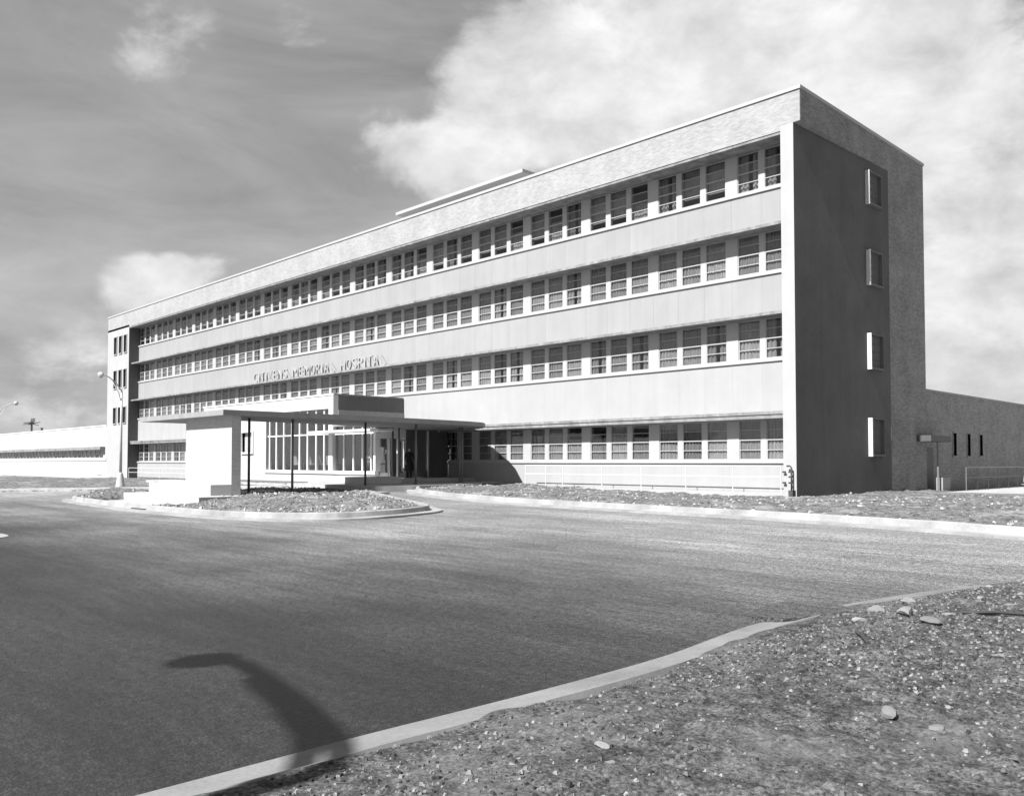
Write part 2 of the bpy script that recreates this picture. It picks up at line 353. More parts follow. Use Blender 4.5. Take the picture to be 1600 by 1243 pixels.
# lines taken along the kerbs (world metres)
FAR = [(-15.2, -7.6), (-14.23, -8.42), (-12.6, -8.95), (-10.8, -9.4), (-7.82, -9.95), (-4.71, -10.55), (-2.24, -10.85), (0.39, -10.98), (2.85, -11.12), (5.88, -11.4), (8.64, -11.9), (10.12, -12.2), (11.37, -12.58), (14, -13.3), (18, -13.9), (30, -14.1), (80, -14.1)]
NEAR = [(12.62, -40.0), (12.6, -33.0), (12.63, -30.27), (12.62, -29.45), (12.66, -28.5), (12.68, -27.4), (12.66, -26.2), (12.52, -25.2), (12.42, -24.4), (12.46, -23.1), (12.6, -22.0), (12.85, -20.5), (13.25, -19.5), (13.95, -18.7), (15.5, -18.0), (19, -17.7), (30, -17.6), (80, -17.6)]
ISL = [(-24.6, -19.6), (-23.4, -20.2), (-19.1, -20.55), (-15.4, -20.77), (-12.1, -20.81), (-8.8, -20.7), (-7.16, -20.33), (-5.6, -19.7), (-4.6, -18.85), (-4.25, -17.75), (-4.35, -16.3), (-4.86, -14.9), (-6.2, -14.25), (-8.3, -13.25), (-12.4, -11.45), (-14.3, -10.6)]
LEFT = [(-70, -46), (-50, -29), (-38.15, -18.72), (-35.7, -16.76), (-32.9, -14.6), (-29.5, -12.2), (-26, -10.4), (-23.5, -9.6)]
def offset(line, d):
    o = []
    for i, p in enumerate(line):
        a = Vector(line[max(i - 1, 0)]); b = Vector(line[min(i + 1, len(line) - 1)]); t = (b - a).normalized(); o.append((p[0] - t.y * d, p[1] + t.x * d))
    return o
def subdiv(line, step=0.6):
    o = []
    for (x0, y0), (x1, y1) in zip(line, line[1:]):
        n = max(1, int(math.hypot(x1 - x0, y1 - y0) / step))
        for k in range(n): o.append((x0 + (x1 - x0) * k / n, y0 + (y1 - y0) * k / n))
    return o + [line[-1]]
def smooth(line, it=2):
    for _ in range(it):
        n = [line[0]]
        for a, b in zip(line, line[1:]): n += [(a[0] * .75 + b[0] * .25, a[1] * .75 + b[1] * .25), (a[0] * .25 + b[0] * .75, a[1] * .25 + b[1] * .75)]
        line = n + [line[-1]]
    return line
def kerb(name, line, prof, mat, base=R, jit=0.0):
    """sweep a cross-section (offset to the left of the line, height above the drive)"""
    L = subdiv(smooth(line), 0.5); mb = MB(); cols = [offset(L, p[0]) for p in prof]; n = len(L); m = len(prof)
    for i in range(n):
        for j in range(m):
            x, y = cols[j][i]; zz = float(base(x, y)) + prof[j][1]
            mb.v.append((x, y, zz + (jit * float(vnoise(np.array(x * 3.), np.array(y * 3.), 5 + j)) if prof[j][1] > 0.02 else 0)))
    for i in range(n - 1):
        for j in range(m - 1): mb.f.append((i * m + j, (i + 1) * m + j, (i + 1) * m + j + 1, i * m + j + 1))
    o = mb.build(name, mat); return tag(o, kind='structure')
KP = [(-.40, -.05), (-.40, .045), (-.02, .05), (.0, .06), (.035, .19), (.06, .21), (.19, .21), (.2, .0)]
kerb('kerb', FAR, KP, 'kerb_concrete', jit=.02)
kerb('kerb', ISL, KP, 'kerb_concrete', jit=.02)
kerb('kerb', LEFT, KP, 'kerb_concrete', jit=.02)
kerb('gutter', [(x, y) for x, y in NEAR], [(.34, -.05), (.34, .012), (.22, .018), (.05, .03), (.0, .045), (-.03, .07), (-.07, .075), (-.12, .0)], 'gutter_concrete', jit=.012)

SURF = {}
def surf(name, x, y):
    xs, ys, Z = SURF[name]; x = np.asarray(x, float); y = np.asarray(y, float)
    i = np.clip(np.searchsorted(xs, x), 1, len(xs) - 1); j = np.clip(np.searchsorted(ys, y), 1, len(ys) - 1)
    i = np.where(np.abs(xs[i - 1] - x) < np.abs(xs[i] - x), i - 1, i); j = np.where(np.abs(ys[j - 1] - y) < np.abs(ys[j] - y), j - 1, j)
    return Z[j, i]
# earth sheets: clods as relief
def earth(name, poly, xs, ys, level, rise, rough, mat, edge=0.25, seed=3, fine=1.0, jag=.10):
    X, Y = np.meshgrid(xs, ys); d = polydist(X, Y, poly); d = d + jag * fbm(X, Y, 1.4, 3, seed + 50)
    h = ss(-0.05, edge, d)
    big = fbm(X, Y, .25, 3, seed) * 0.16 * rough; mid = fbm(X, Y, 1.3, 4, seed + 9) * .14 * rough; cl = np.maximum(0, fbm(X, Y, 4.5, 4, seed + 20, .6)) * .22 * rough * fine + np.maximum(-.02, fbm(X, Y, 11, 3, seed + 30, .7)) * .075 * fine
    Z = level(X, Y) - 0.06 + h * (0.06 + rise + (big + mid + cl) * ss(0, .9, d))
    SURF[name] = (xs, ys, Z)
    return gridmesh(name, xs, ys, lambda a, b: Z, mat, d > -0.04)
farpoly = offset(FAR, .22)[1:] + [(80, 7.6), (2, 7.4), (1.4, 13.8), (0.0, 13.8), (-3, 1.5), (-17.2, 1.5), (-17.9, -1.0), (-16.6, -3), (-15.2, -6.5)]
tag(earth('earth_bank', farpoly, rngs((-19, 14, .13), (14, 81, 1.0)), rngs((-15, -6, .13), (-6, 15, .16)), E, 0.03, 1.0, 'earth_far', seed=4), kind='structure')
islpoly = offset(smooth(ISL), .22) + [(-14.5, -10), (-22, -10.2), (-25, -14), (-25.4, -18.4)]
def isllevel(X, Y): return R(X, Y) + .10 - .35 * ss(-22.3, -21.9, X) * ss(14.0, 14.4, -X) * ss(18.2, 18.5, -Y) + .16 * np.exp(-((X + 12) / 7) ** 2 - ((Y + 15.4) / 2.6) ** 2) + .3 * np.exp(-((X + 23.6) / 1.5) ** 2 - ((Y + 18.0) / 1.5) ** 2)
tag(earth('earth_island', islpoly, rngs((-27, -3, .1)), rngs((-22, -9, .1)), isllevel, 0.06, 1.2, 'earth_far', seed=14), kind='structure')
leftpoly = offset(LEFT, .22) + [(-24, -8), (-24, 1.4), (-140, 1.4), (-140, -60)]
tag(earth('earth_verge', leftpoly, rngs((-141, -60, .8), (-60, -22, .3)), rngs((-61, -30, 1.0), (-30, 2, .3)), E, 0.03, 1.2, 'earth_far', seed=24), kind='structure')
def nearlevel(X, Y): return R(X, Y) + .075 + .05 * ss(12.6, 14, X) + .10 * np.exp(-((X - 14.0) / 1.1) ** 2 - ((Y + 23.4) / 1.6) ** 2)
nearpoly = offset(smooth(NEAR), -.03) + [(80, -44), (12.6, -44)]
tag(earth('earth_patch', nearpoly, rngs((12, 12.5, .05), (12.5, 18.4, .03), (18.4, 81, 1.2)), rngs((-44, -31.5, .8), (-31.5, -18.6, .03), (-18.6, -16.5, .08)), nearlevel, 0.015, .45, 'earth', edge=.10, seed=34, fine=1.0, jag=.34), kind='structure')
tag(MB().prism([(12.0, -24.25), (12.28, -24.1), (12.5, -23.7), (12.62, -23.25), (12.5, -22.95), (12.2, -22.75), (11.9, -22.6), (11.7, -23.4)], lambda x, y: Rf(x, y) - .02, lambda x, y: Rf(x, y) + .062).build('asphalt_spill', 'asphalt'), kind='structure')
mb = MB().prism([(1.3, 7.2), (60, 6.8), (60, 60), (1.3, 60)], -.4, -.02); tag(mb.build('service_yard', 'service_gravel'), kind='structure')

# ------------------------------------------------------------------ the hospital
WALLY = 1.0; BAY = 4.285; P0 = -3.5; NB = 16; WW = 1.055; MW = .26; PW = .60
SILLB = [1.41, 5.77, 9.52, 13.18]; ST = .14; WH = 1.74
HOODB = [s + ST + WH for s in SILLB]
HOODT = [HOODB[0] + .30, HOODB[1] + .13, HOODB[2] + .13, HOODB[3]]
bld = thing('hospital_building', 'long four-storey pale hospital block with ribbon windows and thin projecting hoods', 'building', (-36, 6, 0))
# parapet, coping, roof
b = MB().prism([(-78, 0), (.3, 0), (.3, 13.2), (-78, 13.2)], 15.39, 16.70)
b.box(-78, -.57, .0, .999, HOODB[3] + .12, 15.389); b.build('parapet', 'brick', bld)
MB().box(-72.05, -.572, .03, 1.0, HOODB[3], HOODB[3] + .118).build('hood', 'fascia_concrete', bld)
c = MB(); c.box(-78.05, .35, -.05, .35, 16.702, 16.84); c.box(-.05, .348, .352, 13.25, 16.702, 16.842); c.box(-78.05, -77.65, .352, 13.25, 16.702, 16.84); c.build('coping', 'mullion_paint', bld)
# end fin and end wall
MB().box(-.57, -.001, 0, 1.2, -.8, 15.388).build('end_fin', 'render_white', bld)
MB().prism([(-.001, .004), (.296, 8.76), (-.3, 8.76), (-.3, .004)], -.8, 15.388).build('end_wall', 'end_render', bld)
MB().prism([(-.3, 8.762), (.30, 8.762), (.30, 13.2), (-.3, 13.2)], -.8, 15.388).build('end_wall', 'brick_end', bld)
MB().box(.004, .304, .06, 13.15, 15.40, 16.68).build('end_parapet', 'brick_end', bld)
MB().box(-78, -.301, 12.9, 13.2, -1, 15.388).build('rear_wall', 'brick', bld)
# end windows with projecting box frames
for zb, zt in ((1.82, 3.42), (5.80, 7.30), (9.66, 11.14), (13.40, 14.82)):
    y0, y1 = 6.45, 7.75; x0 = .2; X1 = .405
    w = MB(); w.box(x0, X1 - .003, y1, y1 + .05, zb - .1, zt + .06); w.box(x0, X1 - .003, y0, y1, zt, zt + .06); w.box(x0, X1 + .02, y0 + .002, y1 + .048, zb - .1, zb)
    wo = w.build('end_window', 'end_frame', bld); wo['label'] = 'box-framed window in the shaded end wall'
    MB().box(x0, X1, y0 - .05, y0, zb - .1, zt + .06).build('jamb', 'white_paint', wo)  # sun-facing jamb painted white, shaded frame sides painted dark
    MB().box(.23, .235, y0, y1, zb, zt).build('pane', 'glass', wo)
    s = MB()
    for k in (1, 2, 3): zz = zb + (zt - zb) * k / 4; s.box(.228, .26, y0, y1, zz - .018, zz + .018)
    s.build('glazing_bar', 'dark_metal', wo); MB().box(.21, .222, y0, y1, zb, zt).build('blind', 'room', wo)
# floors and rooms
for z in [0.0] + [h + .02 for h in HOODB]:
    MB().box(-77.8, -.31, 1.25, 12.88, z - .02, z + .25).build('floor_slab', 'room', bld)
MB().box(-77.8, -.31, 6.5, 6.6, .26, 15.0).build('corridor_wall', 'room', bld)
# recessed front: base wall, spandrels
for k in range(-1, NB):
    xr = P0 - BAY * k; xl = xr - BAY
    if k == -1: xr = -.575; xl = P0
    pass
wallb = MB()
ZB = [-1.2] + HOODT[:3]
for f in range(4): wallb.box(-72.07, -.572, WALLY + .03, WALLY + .25, ZB[f], SILLB[f] - .002)
wallb.build('front_wall', 'white_paint', bld)
MB().box(-72.065, -.573, WALLY, WALLY + .028, -1.2, SILLB[0] - .003).build('base_course', 'render_pale', bld)
def panels(zlo, zhi, gap, mt='limestone'):
    cache = {}
    xs = []
    x = -.575
    edges = [-.575, -.575 - (P0 - BAY / 6 * 0 + .575) * -1 / 2, P0]
    edges = [-.575, (-.575 + P0) / 2] + [P0 - BAY / 3 * i for i in range(3 * NB + 1)]
    for a, bb in zip(edges, edges[1:]):
        w = round(a - bb, 3)
        if w not in cache: cache[w] = MB().box(-w + gap / 2, -gap / 2, 0, .029, zlo + .002, zhi - .004).mesh('spandrel_panel', mt)
        link('spandrel_panel', cache[w], bld, (a, WALLY, 0))
panels(HOODT[0], SILLB[1], .003, 'render_pale'); panels(HOODT[1], SILLB[2], .005); panels(HOODT[2], SILLB[3], .005)
# hoods and sills
for f in range(3):
    h = MB(); h.box(-72.05, -.572, .25, WALLY + .03, HOODB[f], HOODT[f] - .002)
    if f == 0: h.v = []; h.f = []; h.box(-72.05, -.572, .25, WALLY + .03, HOODB[0], HOODB[0] + .17); h.box(-72.05, -.572, .21, WALLY + .03, HOODB[0] + .171, HOODT[0] - .002)
    h.build('hood', 'fascia_concrete', bld)
for f in range(4):
    MB().box(-72.06, -.572, WALLY - .07, WALLY + .2, SILLB[f], SILLB[f] + ST).build('sill', 'mullion_paint', bld)
# windows
fr = MB(); d0, d1 = .035, .09
fr.box(0, .035, d0, d1, 0, WH); fr.box(WW - .035, WW, d0, d1, 0, WH); fr.box(.035, WW - .035, d0, d1, 0, .05); fr.box(.035, WW - .035, d0, d1, WH - .05, WH)
fr.box(.035, WW - .035, d0 - .015, d1, WH * .5 - .022, WH * .5 + .022); fr.box(.035, WW - .035, d0, d1, WH * .25 - .015, WH * .25 + .015); fr.box(.035, WW - .035, d0, d1, WH * .75 - .013, WH * .75 + .013)
FRAME = fr.mesh('window', 'mullion_paint')
PH = [(.05, WH * .25 - .015), (WH * .25 + .015, WH * .5 - .022), (WH * .5 + .022, WH * .75 - .013), (WH * .75 + .013, WH - .05)]
PANE = [MB().box(.036, WW - .036, .055, .061, z0, z1).mesh('pane', 'glass') for z0, z1 in PH]
def curtainmesh(z0, z1, amp, n, gap=0.0):
    m = MB(); c = 37
    for i in range(c):
        x = .03 + (WW - .06) * i / (c - 1); y = .115 + amp * math.sin(i / (c - 1) * n * 6.283 + .7 * math.sin(i * .9)); m.v += [(x, y, z0), (x, y + .004, z1)]
    for i in range(c - 1):
        if gap and abs(i / (c - 1) - .5) < gap: continue
        m.f.append((2 * i, 2 * i + 2, 2 * i + 3, 2 * i + 1))
    return m.mesh('curtain', 'curtain')
CURT = [curtainmesh(.02, WH - .03, .030, 6), curtainmesh(.02, WH - .03, .022, 8), curtainmesh(.02, WH * .5, .025, 7), curtainmesh(.02, WH - .03, .035, 5, .1), curtainmesh(.4, WH - .03, .004, 1), curtainmesh(.02, WH * .62, .028, 7)]
pier = {}; rest = []
def mull(w): 
    if w not in pier: pier[w] = MB().box(-w / 2, w / 2, .0 if w > .5 else .02, .24, 0, WH - .002).mesh('pier' if w > .5 else 'mullion', 'mullion_paint')
    return pier[w]
nwin = 0
for f in range(4):
    zb = SILLB[f] + ST + .001; lefts = [P0 + PW / 2, P0 + PW / 2 + WW + MW]
    link('mullion', mull(MW), bld, (P0 + PW / 2 + WW + MW / 2, WALLY, zb)); MB().box(-.83, -.573, WALLY + .02, WALLY + .24, zb, zb + WH - .002).build('mullion', 'mullion_paint', bld)
    for k in range(NB + 1):
        xc = P0 - BAY * k
        if k < NB: link('pier', mull(PW), bld, (xc, WALLY, zb))
        if k == NB: break
        x0 = xc - BAY + PW / 2
        for j in range(3):
            xl = x0 + j * (WW + MW); lefts.append(xl)
            if j < 2: link('mullion', mull(MW), bld, (xl + WW + MW / 2, WALLY, zb))
    for xl in lefts:
        if f == 0 and -45 < xl < -24.4: continue          # behind the lobby
        w = link('window', FRAME, bld, (xl, WALLY, zb)); nwin += 1
        if xl > -16.5 - (0 if f else 8):
            for p in PANE: link('pane', p, w, (xl, WALLY, zb))
        else: rest.append((xl, zb))
        r = random.random()
        ci = (random.choice([0, 1, 3, 5]) if f == 0 else random.choice([0, 0, 1, 3, 1]) if f in (1, 2) else random.choice([4, 4, 5, 2, 3]))
        link('curtain', CURT[ci], w, (xl, WALLY + (.12 if f == 3 else 0), zb))
m = MB()
for xl, zb in rest:
    for z0, z1 in PH: m.box(xl + .036, xl + WW - .036, WALLY + .055, WALLY + .061, zb + z0, zb + z1)
tag(m.build('pane', 'glass', bld), kind='stuff')
# stair tower at the far end with slit windows
holes = [(a, bb, z0, z1) for a, bb in ((-76.1, -75.3), (-74.7, -73.9), (-73.35, -72.6)) for z0, z1 in ((12.68, 14.45), (9.12, 10.95), (5.47, 7.1))]
t = MB(); wallxz(t, -78, -72.08, -1.5, 15.388, 0, .45, holes); MB().box(-72.38, -72.078, .451, 1.26, -1.5, 15.388).build('tower_return', 'end_render', bld); MB().box(-72.3, -72.076, .003, .45, -1.5, 15.386).build('tower_return', 'end_render', bld); t.box(-78, -77.7, .451, 12.89, -1.5, 15.388); t.build('stair_tower', 'render_white', bld)  # returns coloured darker than the tower front to deepen their shade
for (a, bb, z0, z1) in holes:
    w = MB(); w.box(a - .06, a, -.07, .1, z0 - .06, z1 + .06); w.box(bb, bb + .06, -.07, .1, z0 - .06, z1 + .06); w.box(a, bb, -.07, .1, z1, z1 + .06); w.box(a, bb, -.09, .1, z0 - .08, z0)
    wo = w.build('slit_window', 'render_white', bld); MB().box(a + .001, bb - .001, .2, .206, z0, z1).build('pane', 'glass', wo)
# penthouse on the roof
ph = MB().box(-30.6, -20.0, 5.2, 12, 16.71, 18.75).build('penthouse', 'brick', bld)
MB().box(-31.6, -19.0, 3.3, 12.6, 18.78, 18.98).build('roof_slab', 'render_white', ph)
MB().box(-77.7, -.05, .4, 12.95, 16.45, 16.60).build('roof', 'roofing', bld)

# lobby block and vestibule in front of the facade
LF = -4.3
holes = [(-39.0, -37.5, 2.15, 3.5), (-35.7, -27.95, .95, 4.7)]
l = MB(); wallxz(l, -45.2, -27.5, -.6, 5.5, LF, LF + .35, holes); l.build('lobby_wall', 'white_wall', bld)
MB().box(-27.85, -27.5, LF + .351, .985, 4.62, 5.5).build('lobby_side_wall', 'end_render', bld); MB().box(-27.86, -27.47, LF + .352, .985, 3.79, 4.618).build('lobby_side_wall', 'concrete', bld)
MB().box(-45.2, -44.85, LF + .351, .2, -.6, 5.5).build('lobby_side_wall', 'white_wall', bld)
MB().box(-45.15, -27.55, LF + .052, .985, 5.501, 5.60).build('lobby_roof', 'roofing', bld); MB().box(-45.25, -27.45, LF - .04, LF + .05, 5.502, 5.60).build('lobby_coping', 'white_paint', bld)
MB().box(-44.8, -23.2, LF + .36, .96, .60, .87).build('lobby_floor', 'room', bld)
MB().box(-44.8, -27.9, .0, .2, .88, 5.45).build('lobby_back_wall', 'room', bld); MB().box(-44.8, -27.9, LF + .36, -.01, 4.95, 5.1).build('lobby_ceiling', 'room', bld)
w = MB(); w.box(-39.12, -39.0, LF - .1, LF + .2, 2.03, 3.6); w.box(-37.5, -37.38, LF - .1, LF + .2, 2.03, 3.6); w.box(-39, -37.5, LF - .1, LF + .2, 3.5, 3.6); w.box(-39, -37.5, LF - .12, LF + .2, 2.03, 2.15); w.box(-38.28, -38.22, LF + .1, LF + .16, 2.15, 3.5)
wo = w.build('lobby_window', 'white_paint', bld); MB().box(-38.999, -37.501, LF + .12, LF + .126, 2.15, 3.5).build('pane', 'glass', wo); MB().box(-38.999, -37.501, LF + .165, LF + .17, 2.15, 3.5).build('blind', 'cloth_white', wo)
MX = [-35.43, -34.54, -33.57, -32.56, -31.6, -30.64, -29.62, -28.7]
GY = LF + .16
s = MB(); s.box(-35.8, -23.1, LF - .08, LF + .2, .76, .949); s.build('lobby_sill', 'white_paint', bld)
for x in MX: MB().box(x - .055, x + .055, GY - .05, GY + .09, .951, 4.7).build('glazing_mullion', 'white_paint', bld)
MB().box(-27.95, -27.55, LF - .04, LF + .3, .951, 4.7).build('corner_pillar', 'white_paint', bld)
MB().box(-35.69, -27.951, GY - .03, GY + .06, 3.13, 3.21).build('transom', 'white_paint', bld)
xs = [-35.69] + MX + [-27.951]
for a, bb in zip(xs, xs[1:]):
    for z0, z1 in ((.951, 3.13), (3.21, 4.7)): MB().box(a + .05, bb - .05, GY + .02, GY + .028, z0, z1).build('glazing_pane', 'plate_glass', bld)
# vestibule
VX = [-26.56, -25.55, -24.63, -23.75]
for x in VX: MB().box(x - .045, x + .045, GY - .04, GY + .07, .951, 3.6).build('glazing_mullion', 'white_paint', bld)
MB().box(-27.549, -23.1, GY - .03, GY + .06, 3.10, 3.2).build('transom', 'white_paint', bld)
xs = [-27.55] + VX + [-23.3]
for a, bb in zip(xs, xs[1:]):
    for z0, z1 in ((.951, 3.10), (3.2, 3.6)): MB().box(a + .046, bb - .046, GY + .02, GY + .028, z0, z1).build('glazing_pane', 'plate_glass', bld)
MB().box(-23.3, -23.1, LF - .03, LF + .3, .951, 3.6).build('corner_pillar', 'white_paint', bld)
MB().box(-27.46, -23.1, LF - .02, .2, 3.601, 3.78).build('vestibule_roof', 'concrete', bld)
MB().box(-27.49, -23.1, LF + .01, LF + .32, -.3, .758).build('vestibule_base', 'white_wall', bld)
sw = MB(); sw.box(-23.28, -23.1, LF + .322, LF + .86, .3, .86); sw.box(-23.28, -23.1, -2.3, -2.18, .3, 2.8); sw.box(-23.28, -23.1, LF + .302, -2.18, 2.801, 3.6); sw.box(-23.28, -23.1, -3.40, -3.30, .3, 2.8); sw.build('vestibule_side_frame', 'white_paint', bld)
MB().box(-23.2, -23.19, LF + .31, -3.401, .87, 2.8).build('glazing_pane', 'plate_glass', bld)
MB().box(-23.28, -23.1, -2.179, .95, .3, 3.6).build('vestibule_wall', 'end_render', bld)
MB().box(-23.1, -23.07, -1.35, -1.0, 1.75, 2.15).build('plaque', 'dark_metal', bld)
MB().tube([(-23.02, -.6, .5), (-23.02, -.6, 3.3)], .06).build('downpipe', 'galvanised', bld)
# door leaf standing open
dr = MB(); dr.box(0, .09, -.03, .03, .0, 2.2); dr.box(.87, .96, -.03, .03, 0, 2.2); dr.box(.09, .87, -.03, .03, 2.1, 2.2); dr.box(.09, .87, -.03, .03, 0, .26)
do = link('door', dr.mesh('door', 'white_paint'), bld, (-23.08, -2.32, .58), math.radians(-62))
do['label'] = 'white framed glass entrance door standing open'
link('pane', MB().box(.091, .869, -.006, .006, .261, 2.099).mesh('pane', 'glass'), do).location = (0, 0, 0)
link('handle', MB().tube([(.8, -.08, .95), (.8, -.08, 1.35)], .02).mesh('handle', 'chrome'), do).location = (0, 0, 0)
MB().box(-28.3, -21.15, -5.55, LF - .09, 3.16, 3.29).build('door_hood', 'white_paint', bld)
MB().box(-27.4, -23.3, -1.6, -1.5, .88, 3.55).build('vestibule_partition', 'room', bld)
for x in (-26.4, -25.2, -24.2): MB().box(x, x + .08, -1.72, -1.61, .88, 2.9).build('inner_door_frame', 'white_paint', bld)

# ------------------------------------------------------------------ raised sign letters standing on the hood
sg = thing('building_sign', 'raised block capitals reading CITIZENS MEMORIAL HOSPITAL standing on a hood', 'sign', (-37.5, .34, HOODT[1]))
def glyph(ch):
    cu = bpy.data.curves.new('letter', 'FONT'); cu.body = ch; cu.size = 1.0; cu.extrude = 0.06; cu.offset = -0.012; cu.resolution_u = 3
    o = bpy.data.objects.new('tmp', cu); COL.objects.link(o); dg = bpy.context.evaluated_depsgraph_get(); dg.update()
    me = bpy.data.meshes.new_from_object(o.evaluated_get(dg)); bpy.data.objects.remove(o)
    co = np.array([v.co[:] for v in me.vertices]); return me, co
cacheg = {}
for word, x0, x1 in (('CITIZENS', -46.42, -41.08), ('MEMORIAL', -40.42, -34.58), ('HOSPITAL', -33.93, -28.6)):
    step = {'I': .55, 'M': 1.3}; tot = sum(step.get(c, 1) for c in word); u = (x1 - x0) / tot; x = x0
    for ci, ch in enumerate(word):
        w = step.get(ch, 1) * u
        if ch not in cacheg: cacheg[ch] = glyph(ch)
        me0, co = cacheg[ch]; mn = co.min(0); mx = co.max(0); gw = w * (.78 if ch != 'I' else .45)
        key = (ch, round(gw, 2))
        if key not in cacheg:
            me = me0.copy(); c2 = co.copy()
            lx = (c2[:, 0] - mn[0]) / max(1e-6, mx[0] - mn[0]) * gw; lz = (c2[:, 1] - mn[1]) / (mx[1] - mn[1]) * .74; ly = -c2[:, 2]
            me.vertices.foreach_set('co', np.stack([lx, ly, lz], -1).ravel()); me.materials.clear(); me.materials.append(M['sign_paint']); me.update(); me.name = 'letter'; cacheg[key] = me
        lo = link('letter', cacheg[key], sg, (x + .1 * w, .36, HOODT[1] + .002))
        bx = x + .1 * w + gw * (.5 if ch not in 'L' else .06)
        bm_ = MB().tube([(bx - x - .1 * w, .08, .72), (bx - x - .1 * w, .60, .03)], .010, 5).mesh('brace', 'dark_metal'); link('brace', bm_, lo, (x + .1 * w, .36, HOODT[1] + .002))
        x += w

# ------------------------------------------------------------------ low wings
wg = thing('hospital_wing', 'low white single-storey wing with a dark strip of windows beyond the stair tower', 'building', (-110, 6, -.5))
m = MB(); m.box(-150, -78.06, 0.02, .3, -1.5, 1.95); m.box(-150, -78.06, .02, .3, 2.78, 5.3); m.box(-150, -78.06, 12, 12.3, -1.5, 5.3); m.box(-150, -149.7, .301, 11.99, -1.5, 5.3); m.box(-79, -78.06, .021, .3, 1.951, 2.779); m.build('wall', 'white_wall', wg)
MB().box(-150.1, -78.06, -.03, .35, 5.301, 5.42).build('coping', 'white_paint', wg); MB().box(-149.6, -78.1, .36, 11.9, 4.9, 5.1).build('roof', 'roofing', wg)
MB().box(-150, -78.4, -.5, .018, 2.80, 3.12).build('hood', 'fascia_concrete', wg)
MB().box(-150, -78.1, -.06, .018, 1.62, 1.95).build('sill', 'white_paint', wg)
MB().box(-149.6, -78.1, 3, 3.1, -1, 4.8).build('room_wall', 'room', wg)
x = -79.1; wm = None; pm = None
while x > -135:
    if wm is None:
        q = MB(); q.box(0, .06, 0, .08, 0, .826); q.box(1.34, 1.4, 0, .08, 0, .826); q.box(.06, 1.34, 0, .08, .38, .42); wm = q.mesh('window', 'galvanised'); pm = MB().box(.061, 1.339, .03, .036, 0, .826).mesh('pane', 'glass'); cm = MB().box(.05, 1.35, .14, .15, 0, .82).mesh('curtain', 'curtain')
    wo = link('window', wm, wg, (x - 1.4, .12, 1.952)); link('pane', pm, wo, (x - 1.4, .12, 1.952))
    if random.random() < .6: link('curtain', cm, wo, (x - 1.4, .12, 1.952))
    x -= 1.42
wr = thing('hospital_wing', 'low shaded brick wing with three narrow windows behind the tall end wall', 'building', (-8, 40, 0))
holes = [(17.45, 18.05, 1.82, 3.06), (19.7, 20.3, 1.82, 3.06), (21.8, 22.4, 1.84, 3.06)]
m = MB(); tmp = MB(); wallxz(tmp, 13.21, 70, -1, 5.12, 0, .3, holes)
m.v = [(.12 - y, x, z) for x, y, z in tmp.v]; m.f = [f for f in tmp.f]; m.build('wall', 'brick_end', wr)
MB().box(-.25, .17, 13.21, 70, 5.121, 5.24).build('coping', 'concrete', wr)
MB().box(-20, -.26, 13.25, 70, 4.7, 4.9).build('roof', 'roofing', wr)
for y0, y1, z0, z1 in holes:
    w = MB(); w.box(.0, .15, y0 - .05, y0, z0 - .02, z1 + .05); w.box(.0, .15, y1, y1 + .05, z0 - .02, z1 + .05); w.box(.0, .16, y0, y1, z1, z1 + .06); w.box(.0, .19, y0 - .1, y1 + .1, z0 - .1, z0 - .021)
    wo = w.build('window', 'concrete', wr); MB().box(.02, .026, y0, y1, z0, z1).build('pane', 'glass', wo); MB().box(-.03, -.02, y0, y1, z0, z1).build('blind', 'upholstery', wo)
MB().box(.125, .16, 13.5, 14.5, -.1, 2.2).build('door', 'dark_metal', wr)
MB().box(.31, .98, 11.9, 14.7, 2.50, 2.80).build('door_hood', 'dark_metal', wr)
MB().tube([(.86, 13.1, -.1), (.86, 13.1, 2.5)], .045).build('post', 'post_metal', wr)
MB().box(.66, .98, 13.4, 14.5, -.1, .68).build('cheek_wall', 'concrete', wr)

# ------------------------------------------------------------------ entrance canopy, pylon, walkway
ZW = .13; ZP = .36
tag(MB().box(-22.1, -14.5, -20.52, -18.401, -.9, -.19).build('apron', 'pavement'), kind='structure')
w = MB().prism([(-22.1, -18.4), (-14.5, -18.4), (-14.5, -9.6), (-20.5, -9.6), (-20.5, -14.5), (-22.1, -14.5)], -.9, ZW); tag(w.build('walkway', 'pavement'), kind='structure')
w = MB().prism([(-23.6, -9.59), (-15.6, -9.59), (-15.3, -7.5), (-15.4, -4.6), (-16.0, -2.9), (-17.0, -1.7), (-18.2, -.9), (-18.2, 1.02), (-23.09, 1.02), (-23.09, -4.0), (-27, -4.0), (-27, -6.3), (-23.6, -6.3)], -.6, ZP); tag(w.build('platform', 'pavement'), kind='structure')
tag(MB().box(-23.095, -20.6, -5.3, .99, ZP + .001, .57).build('landing', 'pavement'), kind='structure')
tag(MB().box(-45, -23.61, -8.6, -6.6, -.6, .20).build('footpath', 'pavement'), kind='structure')
tag(MB().box(-45, -27.01, -6.59, LF - .01, -.6, .26).build('flower_bed', 'earth_far'), kind='structure')
cn = thing('entrance_canopy', 'flat concrete canopy curving to the lobby on thin posts and a brick pylon', 'canopy', (-18, -9, ZW))
CP = [(-15.6, -16.95), (-15.6, -11), (-15.75, -8.5), (-15.9, -6.5), (-16.05, -4.6), (-16.25, -3.2), (-16.6, -2.1), (-17.3, -1.25), (-18.15, -.65), (-19.1, -.15), (-20.2, .17), (-21, .19), (-23.06, .19), (-23.06, -3.4), (-22.7, -4.2), (-22.2, -5.1), (-21.4, -6.6), (-20.7, -8.2), (-20.3, -9.6), (-19.95, -12), (-19.8, -14.3), (-24.2, -14.5), (-24.2, -16.95)]
MB().prism(CP, 3.34, 3.555).build('slab', 'concrete', cn)
